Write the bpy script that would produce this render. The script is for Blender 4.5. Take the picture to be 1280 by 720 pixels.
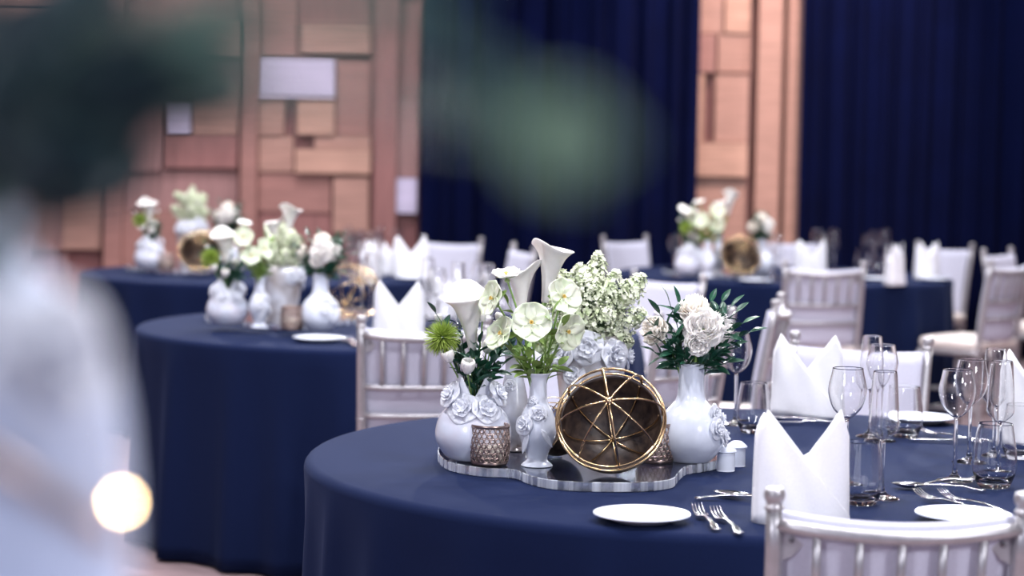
import bpy, math, random
from mathutils import Vector, Matrix, Euler
random.seed(7)
for o in list(bpy.data.objects): bpy.data.objects.remove(o)
scn = bpy.context.scene
COL = scn.collection
PI = math.pi
# ------------------------------------------------------------------ camera
F = 2600.0; H = 1.42; PITCH = math.atan(172 / F); ROLL = math.radians(1.0)
cd = bpy.data.cameras.new('camera'); cam = bpy.data.objects.new('camera', cd); COL.objects.link(cam)
cd.sensor_width = 36; cd.lens = F / 1280 * 36; cd.clip_start = 0.05; cd.clip_end = 60
CM = Matrix.Rotation(PI / 2 - PITCH, 3, 'X') @ Matrix.Rotation(ROLL, 3, 'Z')
cam.matrix_world = Matrix.Translation((0, 0, H)) @ CM.to_4x4()
cd.dof.use_dof = True; cd.dof.focus_distance = 4.22; cd.dof.aperture_fstop = 2.8
scn.camera = cam
def ray(px, py): return CM @ Vector(((px - 640) / F, (360 - py) / F, -1))
def on(px, py, z=0.76):
    d = ray(px, py); t = (z - H) / d.z; return Vector((d.x * t, d.y * t, z))
def at(px, py, Y):
    d = ray(px, py); t = Y / d.y; return Vector((d.x * t, Y, H + d.z * t))
# ------------------------------------------------------------------ world, exposure, lights
scn.view_settings.view_transform = 'Standard'; scn.view_settings.look = 'None'
scn.view_settings.gamma = 1; scn.view_settings.use_curve_mapping = False
scn.view_settings.exposure = 0.3
scn.cycles.sample_clamp_indirect = 40
w = bpy.data.worlds.new('world'); scn.world = w; w.use_nodes = True
w.node_tree.nodes['Background'].inputs[0].default_value = (0.34, 0.46, 1.0, 1)
w.node_tree.nodes['Background'].inputs[1].default_value = 0.20
def area(name, loc, size, energy, color, target=None, size_y=None, spread=None):
    l = bpy.data.lights.new(name, 'AREA'); l.shape = 'DISK' if size_y is None else 'RECTANGLE'
    l.size = size; l.energy = energy; l.color = color
    if size_y: l.size_y = size_y
    if spread: l.spread = spread
    o = bpy.data.objects.new(name, l); COL.objects.link(o); o.location = loc
    if target is not None:
        o.rotation_euler = (Vector(target) - Vector(loc)).to_track_quat('-Z', 'Y').to_euler()
    return o
def spot(name, loc, target, energy, color, deg, blend=0.6, r=0.06):
    l = bpy.data.lights.new(name, 'SPOT'); l.energy = energy; l.color = color
    l.spot_size = math.radians(deg); l.spot_blend = blend; l.shadow_soft_size = r
    o = bpy.data.objects.new(name, l); COL.objects.link(o); o.location = loc
    o.rotation_euler = (Vector(target) - Vector(loc)).to_track_quat('-Z', 'Y').to_euler(); return o
CEIL = 5.2
LAMPS = [(-1.7, 2.6), (1.9, 2.4), (0.3, 4.6), (-2.6, 5.6), (2.4, 6.0), (-0.6, 8.0), (-3.0, 9.4), (2.0, 9.8), (-1.0, 12.4), (3.6, 12.6)]
for i, (x, y) in enumerate(LAMPS):
    area('ceiling_downlight_glow', (x, y, CEIL - 0.03), 0.28, 112, (0.96, 0.95, 1.0))
# added off-frame softboxes on the camera side, for fill and glass highlights
area('fill_softbox_left', (-2.3, -0.6, 2.7), 0.62, 66, (0.93, 0.94, 1.0), (0.3, 5.0, 0.8))
area('fill_softbox_right', (2.9, -0.2, 2.9), 0.62, 84, (0.96, 0.96, 1.0), (0.5, 5.0, 0.8))
for i, (x, y, z, tx, ty) in enumerate([(3.4, 13.6, 3.4, .9, 4.6), (0.7, 13.8, 3.5, .4, 4.4), (-2.6, 13.6, 3.5, 0, 6.0), (5.6, 11.5, 3.4, 1.2, 5.0)]):
    area('stage_back_light', (x, y, z), 0.3, 38, (0.93, 0.95, 1.0), (tx, ty, .8), spread=math.radians(95))
spot('wall_washer_right', (2.1, 12.6, 4.9), (1.85, 15.1, 1.9), 760, (1.0, 0.78, 0.72), 50)
spot('wall_washer_left', (-2.4, 11.5, 4.9), (-2.2, 15.1, 1.9), 260, (0.98, 0.84, 0.92), 75)
# ------------------------------------------------------------------ materials
def mat(name, color, rough=0.5, metal=0.0, noise=0.0, nscale=20, bump=0.0, bscale=200, sheen=0.0, coat=0.0,
        color2=None, trans=0.0, ior=1.45, sub=0.0, stint=None, stretch=None, spec=None):
    m = bpy.data.materials.new(name); m.use_nodes = True
    nt = m.node_tree; b = nt.nodes['Principled BSDF']
    c = tuple(color) + (1,)
    b.inputs['Base Color'].default_value = c
    b.inputs['Roughness'].default_value = rough; b.inputs['Metallic'].default_value = metal
    b.inputs['Sheen Weight'].default_value = sheen; b.inputs['Coat Weight'].default_value = coat
    b.inputs['Coat Roughness'].default_value = 0.05
    b.inputs['Transmission Weight'].default_value = trans; b.inputs['IOR'].default_value = ior
    if spec is not None: b.inputs['Specular IOR Level'].default_value = spec
    if stint: b.inputs['Sheen Tint'].default_value = stint
    if sub: b.inputs['Subsurface Weight'].default_value = sub; b.inputs['Subsurface Radius'].default_value = (0.01, 0.008, 0.006)
    tc = nt.nodes.new('ShaderNodeTexCoord'); src = tc.outputs['Object']
    if stretch:
        mp = nt.nodes.new('ShaderNodeMapping'); mp.inputs['Scale'].default_value = stretch
        nt.links.new(src, mp.inputs['Vector']); src = mp.outputs['Vector']
    if noise or color2:
        n = nt.nodes.new('ShaderNodeTexNoise'); n.inputs['Scale'].default_value = nscale; n.inputs['Detail'].default_value = 4
        nt.links.new(src, n.inputs['Vector'])
        r = nt.nodes.new('ShaderNodeMix'); r.data_type = 'RGBA'
        c2 = tuple(color2) + (1,) if color2 else tuple(max(0, k * (1 - noise)) for k in color) + (1,)
        r.inputs[6].default_value = c; r.inputs[7].default_value = c2
        rm = nt.nodes.new('ShaderNodeMapRange'); rm.inputs['From Min'].default_value = 0.35; rm.inputs['From Max'].default_value = 0.65
        nt.links.new(n.outputs['Fac'], rm.inputs['Value']); nt.links.new(rm.outputs['Result'], r.inputs[0])
        nt.links.new(r.outputs[2], b.inputs['Base Color'])
    if bump:
        n = nt.nodes.new('ShaderNodeTexNoise'); n.inputs['Scale'].default_value = bscale; n.inputs['Detail'].default_value = 3
        nt.links.new(src, n.inputs['Vector'])
        bp = nt.nodes.new('ShaderNodeBump'); bp.inputs['Strength'].default_value = bump; bp.inputs['Distance'].default_value = 0.002
        nt.links.new(n.outputs['Fac'], bp.inputs['Height']); nt.links.new(bp.outputs['Normal'], b.inputs['Normal'])
    return m
M = {}
M['cloth'] = mat('navy_tablecloth', (0.0055, 0.0110, 0.043), 0.9, sheen=0.045, spec=0.08, stint=(.35, .5, 1, 1), noise=0.15, nscale=400, bump=0.25, bscale=900)
M['drape'] = mat('navy_drape', (0.0006, 0.0024, 0.024), 0.95, noise=0.2, nscale=3, spec=0.1)
M['wood'] = [mat('wood_' + str(i), c, 0.45, noise=0.22, nscale=6, stretch=s) for i, (c, s) in enumerate([
    ((0.36, 0.18, 0.155), (0.6, 1, 9)), ((0.31, 0.14, 0.13), (9, 1, 0.6)), ((0.44, 0.25, 0.20), (0.6, 1, 9)),
    ((0.24, 0.10, 0.10), (9, 1, 0.6)), ((0.53, 0.31, 0.235), (0.6, 1, 9)), ((0.38, 0.21, 0.20), (9, 1, 0.6))])]
M['pale_panel'] = mat('pale_silver_laminate', (0.68, 0.62, 0.82), 0.4, noise=0.15, nscale=5, stretch=(0.4, 1, 8))
M['carpet'] = mat('dusty_pink_carpet', (0.33, 0.235, 0.25), 0.95, noise=0.3, nscale=4, bump=0.5, bscale=300)
M['ceiling'] = mat('dark_ceiling', (0.05, 0.05, 0.07), 0.9, noise=0.1)
M['plaster'] = mat('side_wall_paint', (0.20, 0.13, 0.13), 0.8, noise=0.1)
M['frame'] = mat('champagne_silver_paint', (0.47, 0.455, 0.48), 0.36, metal=0.65, noise=0.12, nscale=60)
M['pad'] = mat('pale_woven_upholstery', (0.58, 0.58, 0.70), 0.9, noise=0.1, nscale=300, bump=0.5, bscale=700)
M['cushion'] = mat('cream_seat_cushion', (0.72, 0.64, 0.60), 0.8, noise=0.05)
M['white'] = mat('white_porcelain', (0.78, 0.82, 0.93), 0.2, coat=0.5, noise=0.03)
M['bisque'] = mat('pearl_glazed_ceramic', (0.74, 0.79, 0.92), 0.2, coat=0.6, color2=(0.74, 0.72, 0.82), nscale=18)
M['relief'] = mat('matt_white_ceramic', (0.78, 0.80, 0.88), 0.4, coat=0.3, noise=0.04)
M['grey_ceramic'] = mat('grey_mottled_glaze', (0.60, 0.63, 0.72), 0.22, coat=0.6, color2=(0.20, 0.17, 0.18), nscale=9)
M['silver_vase'] = mat('pearl_bronze_glaze', (0.74, 0.75, 0.82), 0.2, coat=0.6, color2=(0.42, 0.36, 0.34), nscale=11)
M['napkin'] = mat('white_linen', (0.88, 0.88, 0.93), 0.85, noise=0.03, nscale=200, bump=0.2, bscale=500)
M['gold'] = mat('brushed_gold', (0.78, 0.55, 0.32), 0.22, metal=1.0, noise=0.15, nscale=30)
M['votive'] = mat('rose_bronze_metal', (0.48, 0.36, 0.32), 0.32, metal=1.0, noise=0.3, nscale=40)
M['wax'] = mat('candle_wax', (0.75, 0.68, 0.60), 0.5)
M['mirror'] = mat('antique_dark_shell', (0.018, 0.012, 0.014), 0.45, color2=(0.075, 0.050, 0.038), nscale=38, bump=0.4, bscale=90)
M['steel'] = mat('polished_steel', (0.72, 0.70, 0.74), 0.14, metal=1.0)
def glass(name, ior, tint=(1, 1, 1), rough=0.035):
    m = bpy.data.materials.new(name); m.use_nodes = True; nt = m.node_tree
    nt.nodes.remove(nt.nodes['Principled BSDF'])
    g = nt.nodes.new('ShaderNodeBsdfGlass'); g.inputs['IOR'].default_value = ior; g.inputs['Roughness'].default_value = rough
    g.inputs['Color'].default_value = tuple(tint) + (1,)
    nt.links.new(g.outputs[0], nt.nodes['Material Output'].inputs[0]); return m
M['glass'] = glass('clear_glass', 1.5, (1, 1, 1)); M['acrylic'] = glass('clear_acrylic', 1.49, (0.93, 0.95, 1.0), 0.07)
ae = glass('acrylic_rim_reflections', 1.49, (1, 1, 1)); nt = ae.node_tree      # the rim's internal reflections are painted as pale noise bands
df = nt.nodes.new('ShaderNodeBsdfDiffuse'); df.inputs[0].default_value = (0.85, 0.88, 0.95, 1); mx = nt.nodes.new('ShaderNodeMixShader')
nz = nt.nodes.new('ShaderNodeTexNoise'); nz.inputs['Scale'].default_value = 45; tcn = nt.nodes.new('ShaderNodeTexCoord'); mpn = nt.nodes.new('ShaderNodeMapping'); mpn.inputs['Scale'].default_value = (1, 1, .05)
rmn = nt.nodes.new('ShaderNodeMapRange'); rmn.inputs['From Min'].default_value = .38; rmn.inputs['From Max'].default_value = .62; rmn.inputs['To Min'].default_value = .08; rmn.inputs['To Max'].default_value = .55
nt.links.new(tcn.outputs['Object'], mpn.inputs['Vector']); nt.links.new(mpn.outputs['Vector'], nz.inputs['Vector']); nt.links.new(nz.outputs['Fac'], rmn.inputs['Value']); nt.links.new(rmn.outputs['Result'], mx.inputs[0])
nt.links.new([n for n in nt.nodes if n.bl_idname == 'ShaderNodeBsdfGlass'][0].outputs[0], mx.inputs[1]); nt.links.new(df.outputs[0], mx.inputs[2]); nt.links.new(mx.outputs[0], nt.nodes['Material Output'].inputs[0])
M['acrylic_edge'] = ae
M['petal'] = mat('white_petal', (0.90, 0.87, 0.84), 0.55, sub=0.15, noise=0.06, nscale=60)
M['cream'] = mat('cream_petal', (0.90, 0.84, 0.76), 0.5, sub=0.15, noise=0.10, nscale=50)
M['pale_green'] = mat('pale_green_petal', (0.66, 0.76, 0.52), 0.5, sub=0.15, color2=(0.82, 0.85, 0.70), nscale=40)
M['floret'] = mat('white_green_floret', (0.88, 0.88, 0.76), 0.55, color2=(0.60, 0.70, 0.42), nscale=45)
M['floretg'] = mat('floret_stem_green', (0.05, 0.11, 0.045), 0.6, noise=0.3)
M['stem'] = mat('fresh_stem_green', (0.22, 0.36, 0.10), 0.45, noise=0.25, nscale=30)
M['bract'] = mat('leaf_mid_green', (0.16, 0.27, 0.06), 0.45, color2=(0.27, 0.38, 0.11), nscale=50)
M['leaf'] = mat('leaf_dark_green', (0.010, 0.055, 0.035), 0.32, color2=(0.02, 0.09, 0.05), nscale=60, coat=0.15)
M['shaded_leaf'] = mat('leaf_in_shade', (0.004, 0.018, 0.034), 0.6, color2=(0.006, 0.030, 0.034), nscale=40)  # darker copy of the leaf green, with the shade put into the colour
M['matt_vase'] = mat('matt_pale_blue_ceramic', (0.56, 0.62, 0.80), 0.65, noise=0.05)
M['glint_gold'] = mat('glint_mirror_gold', (0.92, 0.62, 0.30), 0.06, metal=1.0)
M['lime'] = mat('lime_green_bristle', (0.25, 0.36, 0.045), 0.6, color2=(0.38, 0.50, 0.10), nscale=60)
M['sage'] = mat('sage_leaf', (0.13, 0.25, 0.19), 0.6, noise=0.2, nscale=30)
M['soft_green'] = mat('light_green_leaf', (0.34, 0.52, 0.34), 0.6, noise=0.2, nscale=30)
M['yellow'] = mat('yellow_pistil', (0.75, 0.55, 0.15), 0.6, noise=0.1)
M['brass_screw'] = mat('dark_screw', (0.25, 0.24, 0.26), 0.35, metal=1.0, noise=0.1)
M['lamp'] = None
lm = bpy.data.materials.new('lamp_trim'); lm.use_nodes = True; M['lamp'] = mat('white_lamp_trim', (0.7, 0.7, 0.7), 0.5, noise=0.02)
# ------------------------------------------------------------------ mesh helpers
class MB:
    def __init__(s): s.v = []; s.f = []; s.mi = []
    def add(s, vf, mtx=None, mi=0):
        v, f = vf; k = len(s.v)
        s.v += [tuple(mtx @ Vector(p)) for p in v] if mtx is not None else [tuple(p) for p in v]
        s.f += [tuple(i + k for i in q) for q in f]; s.mi += [mi] * len(f); return s
    def build(s, name, mats, parent=None, smooth=True, loc=None):
        me = bpy.data.meshes.new(name); me.from_pydata(s.v, [], s.f)
        for m in (mats if isinstance(mats, list) else [mats]): me.materials.append(m)
        for p, i in zip(me.polygons, s.mi): p.use_smooth = smooth; p.material_index = i
        me.validate(); me.update()
        o = bpy.data.objects.new(name, me); COL.objects.link(o)
        if parent is not None: o.parent = parent
        if loc is not None: o.location = loc
        return o
def tag(o, label=None, cat=None, group=None, kind=None):
    if label: o['label'] = label
    if cat: o['category'] = cat
    if group: o['group'] = group
    if kind: o['kind'] = kind
    return o
def thing(name, label, cat, loc=(0, 0, 0), rz=0, group=None):
    o = bpy.data.objects.new(name, None); COL.objects.link(o); o.empty_display_size = 0.02
    o.location = loc; o.rotation_euler = (0, 0, rz); return tag(o, label, cat, group)
def copy_tree(o, parent=None):
    c = o.copy(); COL.objects.link(c)
    if parent is not None: c.parent = parent
    for ch in KIDS.get(o.name, None) or [x for x in o.children]: copy_tree(ch, c)
    return c
KIDS = {}
def dup(o, loc=None, rz=None, label=None, group=None):
    c = copy_tree(o)
    if loc is not None: c.location = loc
    if rz is not None: c.rotation_euler = (0, 0, rz)
    if label: c['label'] = label
    if group: c['group'] = group
    elif 'group' in c: del c['group']
    return c
def structure(name, vf, m, smooth=False):
    b = MB(); b.add(vf) if isinstance(vf, tuple) else None
    o = (b if isinstance(vf, tuple) else vf).build(name, m, None, smooth); o['kind'] = 'structure'; return o
def boxvf(x0, x1, y0, y1, z0, z1):
    v = [(x, y, z) for z in (z0, z1) for y in (y0, y1) for x in (x0, x1)]
    return v, [(0, 2, 3, 1), (4, 5, 7, 6), (0, 1, 5, 4), (2, 6, 7, 3), (0, 4, 6, 2), (1, 3, 7, 5)]
def lathe(prof, n=32, closed=False):
    v = []; f = []; rows = []
    for r, z in prof:
        if r < 1e-6: v.append((0, 0, z)); rows.append([len(v) - 1])
        else:
            rows.append(list(range(len(v), len(v) + n)))
            v += [(r * math.cos(2 * PI * i / n), r * math.sin(2 * PI * i / n), z) for i in range(n)]
    R = list(zip(rows, rows[1:])) + ([(rows[-1], rows[0])] if closed else [])
    for a, b in R:
        for i in range(n):
            j = (i + 1) % n
            if len(a) == 1 and len(b) == 1: continue
            if len(a) == 1: f.append((a[0], b[j], b[i]))
            elif len(b) == 1: f.append((a[i], a[j], b[0]))
            else: f.append((a[i], a[j], b[j], b[i]))
    return v, f
def spline(pts, k=6):
    """Catmull-Rom through points (tuples of any length)."""
    out = []; P = [Vector(p) for p in pts]; P = [P[0] * 2 - P[1]] + P + [P[-1] * 2 - P[-2]]
    for i in range(1, len(P) - 2):
        for j in range(k):
            t = j / k; a, b, c, d = P[i - 1], P[i], P[i + 1], P[i + 2]
            out.append(0.5 * ((2 * b) + (-a + c) * t + (2 * a - 5 * b + 4 * c - d) * t * t + (-a + 3 * b - 3 * c + d) * t ** 3))
    out.append(P[-2]); return out
def sprof(pts, k=5):
    return [(max(0.0, p[0]), p[1]) for p in spline([(a, b, 0) for a, b in pts], k)]
def tube(pts, rad, n=8, cap=True, closed=False):
    P = [Vector(p) for p in pts]; N = len(P)
    R = rad if isinstance(rad, (list, tuple)) else [rad] * N
    v = []; f = []; prev = None
    for i in range(N):
        if closed: t = P[(i + 1) % N] - P[i - 1]
        else: t = (P[min(i + 1, N - 1)] - P[max(i - 1, 0)])
        t.normalize()
        if prev is None: u = t.orthogonal().normalized()
        else:
            u = prev - t * prev.dot(t)
            u = u.normalized() if u.length > 1e-6 else t.orthogonal().normalized()
        prev = u; q = t.cross(u)
        for k in range(n):
            a = 2 * PI * k / n; v.append(P[i] + (u * math.cos(a) + q * math.sin(a)) * R[i])
    for i in range(N if closed else N - 1):
        for k in range(n):
            a = i * n + k; b = i * n + (k + 1) % n; i2 = ((i + 1) % N) * n
            f.append((a, b, i2 + (k + 1) % n, i2 + k))
    if cap and not closed: f.append(tuple(reversed(range(n)))); f.append(tuple(range((N - 1) * n, N * n)))
    return v, f
def grid(fn, nu, nv, wrap=False):
    v = []; f = []
    for i in range(nu + (0 if wrap else 1)):
        for j in range(nv + 1): v.append(fn(i / nu, j / nv))
    c = nv + 1; n = nu if wrap else nu + 1
    for i in range(nu):
        for j in range(nv):
            a = i * c + j; b = ((i + 1) % n) * c + j; f.append((a, b, b + 1, a + 1))
    return v, f
def sheet(vf, th):
    """give an open grid sheet a real thickness"""
    me = bpy.data.meshes.new('t'); me.from_pydata([tuple(p) for p in vf[0]], [], vf[1]); me.update()
    nrm = [v.normal.copy() for v in me.vertices]; v0 = [Vector(p) for p in vf[0]]; n = len(v0)
    v = [p + q * th / 2 for p, q in zip(v0, nrm)] + [p - q * th / 2 for p, q in zip(v0, nrm)]
    f = list(vf[1]) + [tuple(reversed([i + n for i in q])) for q in vf[1]]
    cnt = {}
    for q in vf[1]:
        for a, b in zip(q, q[1:] + q[:1]): cnt[(a, b)] = 1
    for (a, b) in cnt:
        if (b, a) not in cnt: f.append((b, a, a + n, b + n))
    bpy.data.meshes.remove(me); return v, f
def frame(origin, d, roll=0.0):
    q = Vector(d).to_track_quat('Z', 'Y')
    return Matrix.Translation(origin) @ q.to_matrix().to_4x4() @ Matrix.Rotation(roll, 4, 'Z')
def petal(L, W, cup=0.3, curl=0.0, ruffle=0.0, tip=1.0, nu=5, nv=6, base=0.25, ph=0.0):
    """petal growing along +X, up is +Z"""
    def fn(u, v):
        s = u * 2 - 1; wd = W * 0.5 * (base * (1 - v) + math.sin(PI * min(1, v ** 0.8 * 0.5 + 0.02) ) ) * (1 - max(0, v - 0.6) ** 2 * 4.6 * tip if v > 0.6 else 1)
        x = L * v * (1 - 0.12 * s * s * v); y = s * wd
        z = cup * L * v * v + 0.35 * abs(cup) * W * s * s - curl * L * v ** 3 + ruffle * L * math.sin(s * 7 + ph) * v * v
        return (x, y, z)
    return grid(fn, nu, nv)
def leafvf(L, W, fold=0.25, bend=0.25, nv=7):
    def fn(u, v):
        s = u * 2 - 1; wd = W * 0.5 * math.sin(PI * v ** 0.85) ** 0.8 if 0 < v < 1 else 0.0
        return (L * v, s * wd, fold * abs(s) * wd - bend * L * v * v)
    return grid(fn, 4, nv)
def icorad(n):
    out = []; ga = PI * (3 - math.sqrt(5))
    for i in range(n):
        z = 1 - 2 * (i + 0.5) / n; r = math.sqrt(1 - z * z); out.append(Vector((r * math.cos(ga * i), r * math.sin(ga * i), z)))
    return out
# ------------------------------------------------------------------ room shell
WY = 15.0
structure('floor', boxvf(-7, 7, -1.5, WY + 0.3, -0.05, 0), M['carpet'])
structure('ceiling', boxvf(-7, 7, -1.5, WY + 0.3, CEIL, CEIL + 0.1), M['ceiling'])
structure('wall_left', boxvf(-7.1, -7, -1.5, WY + 0.3, 0, CEIL), M['plaster'])
structure('wall_right', boxvf(7, 7.1, -1.5, WY + 0.3, 0, CEIL), M['plaster'])
def wall_block(b, x0, y0, x1, y1, tone, depth):
    """block whose face is given where it shows, at the wall's own distance"""
    Y = WY - depth
    a = at(x0, y1, Y); c = at(x1, y0, Y)
    b.add(boxvf(a.x, c.x, Y, WY + 0.02, a.z, c.z), mi=tone)
wb = MB()
wb.add(boxvf(-7, 7, WY + 0.02, WY + 0.2, 0, CEIL), mi=1)
BL = [(230,22,298,71,2,.10),(256,71,298,106,3,.03),(154,118,202,213,5,.10),(207,122,238,165,6,.14),(240,104,298,167,2,.08),(202,167,298,210,1,.12),
 (151,213,298,262,5,.06),(151,262,225,345,0,.12),(225,262,298,400,1,.07),(151,30,230,71,0,.06),(151,71,256,104,3,.09),
 (320,-5,372,70,0,.07),(372,-5,464,30,1,.05),(375,28,464,66,2,.10),(322,73,419,121,6,.16),(419,76,464,168,0,.07),(322,122,356,168,2,.12),(356,122,369,168,3,.03),
 (370,125,419,168,4,.14),(322,168,368,215,2,.10),(368,168,392,186,3,.04),(368,186,464,217,4,.15),(392,168,464,186,2,.11),(320,217,415,265,0,.08),(415,222,462,292,2,.13),
 (320,265,415,345,1,.06),(415,292,462,400,3,.05),(494,125,524,222,5,.10),(493,222,522,267,6,.13),(493,267,522,400,3,.06),(493,0,526,125,1,.07),
 (76,170,127,213,4,.12),(76,214,127,312,2,.13),(34,265,76,312,5,.07),(34,312,127,345,3,.05),(34,345,127,430,1,.09),(0,60,127,168,1,.05),
 (-60,168,76,214,0,.08),(-60,214,76,265,1,.05),(-60,265,34,400,0,.10),
 (868,-5,905,42,2,.08),(905,-5,940,42,4,.10),(868,42,896,91,0,.12),(896,42,940,91,2,.08),(868,91,882,178,4,.11),(882,91,892,178,1,.03),(892,93,938,178,2,.12),
 (866,178,936,221,4,.15),(866,223,934,300,2,.10),(866,300,938,420,4,.08),(320,345,415,434,2,.05),(151,345,225,434,3,.05)]
for x0, y0, x1, y1, t, d in BL: wall_block(wb, x0 + 1, y0 + 1, x1 - 1, y1 - 1, t, d)
zt = at(640, -8, WY).z
for (xa, xb) in ((-6.9, -3.2), (-3.2, -0.7), (-0.7, 2.2), (2.2, 6.9)):     # the blocks above the frame and to the sides
    z = zt if xa > -4 and xa < 2 else 0.0
    while z < CEIL:
        hh = random.uniform(0.25, 0.55); x = xa
        while x < xb:
            ww = random.uniform(0.3, 0.8); wb.add(boxvf(x + .01, min(xb, x + ww) - .01, WY - random.uniform(.04, .14), WY + 0.02, z + .01, min(CEIL, z + hh) - .01), mi=random.randrange(6)); x += ww
        z += hh
structure('wall_back', wb, M['wood'] + [M['pale_panel']])
for n, (x0, x1, t) in enumerate([(129, 151, 0), (299, 319, 0), (466, 493, 1), (941, 971, 2), (977, 1003, 2)]):
    a = at(x0, 360, WY - .2); c = at(x1, 360, WY - .2)
    structure('trim_%d' % (n + 1), boxvf(a.x, c.x, WY - .2, WY + .02, 0, CEIL), M['wood'][t])
# curtains
def curtain(name, xa, xb, Y, label, seed):
    rnd = random.Random(seed); n = int((xb - xa) / 0.012); ph = [rnd.uniform(0, 6.28) for _ in range(4)]
    def fn(u, v):
        x = xa + (xb - xa) * u; z = 0.02 + (CEIL - 0.12) * v
        warp = x + 0.05 * math.sin(x * 3.1 + ph[0]) + 0.01 * math.sin(z * 0.9 + x * 5)
        y = Y + 0.035 * math.sin(warp * 37 + ph[1]) + 0.018 * math.sin(warp * 61 + ph[2]) + 0.02 * math.sin(warp * 11 + ph[3])
        return (x, y, z)
    root = thing(name, label, 'curtain', ((xa + xb) / 2, Y, 0))
    inv = Matrix.Translation((-(xa + xb) / 2, -Y, 0))
    b = MB(); b.add(sheet(grid(fn, n, 10), 0.004), inv); b.build('drape_fabric', M['drape'], root)
    r = MB(); r.add(tube([((xa + xb) / 2 * 0 - (xb - xa) / 2, 0, CEIL - 0.08), ((xb - xa) / 2, 0, CEIL - 0.08)], 0.018, 10)); r.build('curtain_rail', M['steel'], root)
c0 = at(525, 200, 14.6).x; c1 = at(871, 200, 14.6).x; c2 = at(1000, 200, 14.6).x
curtain('curtain', c0, c1, 14.6, 'navy floor-length pleated curtain left of the bright peach wood strip', 3)
curtain('curtain', c2, 4.6, 14.6, 'navy floor-length pleated curtain filling the wall right of the peach strip', 5)
for i, (x, y) in enumerate(LAMPS):
    t = thing('ceiling_downlight', 'round recessed downlight in the dark ceiling', 'ceiling light', (x, y, CEIL), 0, 'recessed ceiling downlights')
    MB().add(lathe([(0.125, -0.001), (0.16, -0.001), (0.16, -0.02), (0.125, -0.02)], 32, True)).build('trim_ring', M['lamp'], t)
# ------------------------------------------------------------------ tables
TZ = 0.76
TABLES = {'front': (0.485, 4.48), 'middle': (-0.45, 7.65), 'far left': (-1.30, 10.75), 'far right': (1.50, 11.50)}
def cloth_vf(seed, R=0.925, n=288):
    rnd = random.Random(seed)
    folds = []; a = rnd.uniform(0, 0.2)
    while a < 2 * PI: folds.append((a, rnd.uniform(0.5, 1.15), rnd.uniform(0.035, 0.075))); a += rnd.uniform(0.19, 0.36)
    def wave(th):
        s = 0
        for c, h, wd in folds:
            d = (th - c + PI) % (2 * PI) - PI; s += h * math.exp(-(d / wd) ** 2)
        return s
    W = [wave(2 * PI * i / n) for i in range(n)]
    v = [(0, 0, TZ)]; f = []; rows = []
    for r in (0.2, 0.45, 0.7, 0.86, 0.905):
        rows.append(len(v)); v += [(r * math.cos(2 * PI * i / n), r * math.sin(2 * PI * i / n), TZ) for i in range(n)]
    for k in range(1, 5):
        q = k / 4 * PI / 2; r = 0.905 + 0.02 * math.sin(q); z = TZ - 0.02 * (1 - math.cos(q))
        rows.append(len(v)); v += [(r * math.cos(2 * PI * i / n), r * math.sin(2 * PI * i / n), z) for i in range(n)]
    for k in range(1, 15):
        t = k / 14; z = (TZ - 0.02) * (1 - t) + 0.012 * t; amp = 0.062 * t ** 0.65; rows.append(len(v))
        for i in range(n):
            r = R + 0.015 * t + amp * (W[i] - 0.35); v.append((r * math.cos(2 * PI * i / n), r * math.sin(2 * PI * i / n), z))
    for i in range(n): f.append((0, rows[0] + i, rows[0] + (i + 1) % n))
    for a, b in zip(rows, rows[1:]):
        for i in range(n): j = (i + 1) % n; f.append((a + i, b + i, b + j, a + j))
    return v, f
def table_mesh(root):
    MB().add(lathe([(0, 0.755), (0.9, 0.755), (0.9, 0.73), (0, 0.73)], 64)).build('tabletop', M['wood'][2], root)
    for k in range(4):
        a = PI / 4 + k * PI / 2; p = (0.6 * math.cos(a), 0.6 * math.sin(a))
        MB().add(tube([(p[0], p[1], 0.0), (p[0], p[1], 0.73)], 0.016, 10)).build('leg', M['steel'], root)
WORDS = {'front': 'nearest', 'middle': 'middle', 'far left': 'far left', 'far right': 'far right'}
tproto = None
for i, (k, (x, y)) in enumerate(TABLES.items()):
    lab = 'round banquet table under the navy cloth, ' + {'front': 'nearest the camera', 'middle': 'second from the camera', 'far left': 'far left by the wood wall', 'far right': 'far right by the navy curtain'}[k]
    if tproto is None: tproto = thing('round_table', lab, 'table', (x, y, 0)); table_mesh(tproto)
    else: dup(tproto, (x, y, 0), 0.3 * i, lab)
    o = MB().add(sheet(cloth_vf(20 + i), 0.0016)).build('tablecloth', M['cloth'], loc=(x, y, 0))
    tag(o, {'front': 'navy floor-length cloth on the round table nearest the camera', 'middle': 'navy pleated cloth on the second round table, left of centre',
            'far left': 'navy cloth on the far left round table before the wood wall', 'far right': 'navy cloth on the far right round table before the curtain'}[k], 'tablecloth')
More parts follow.
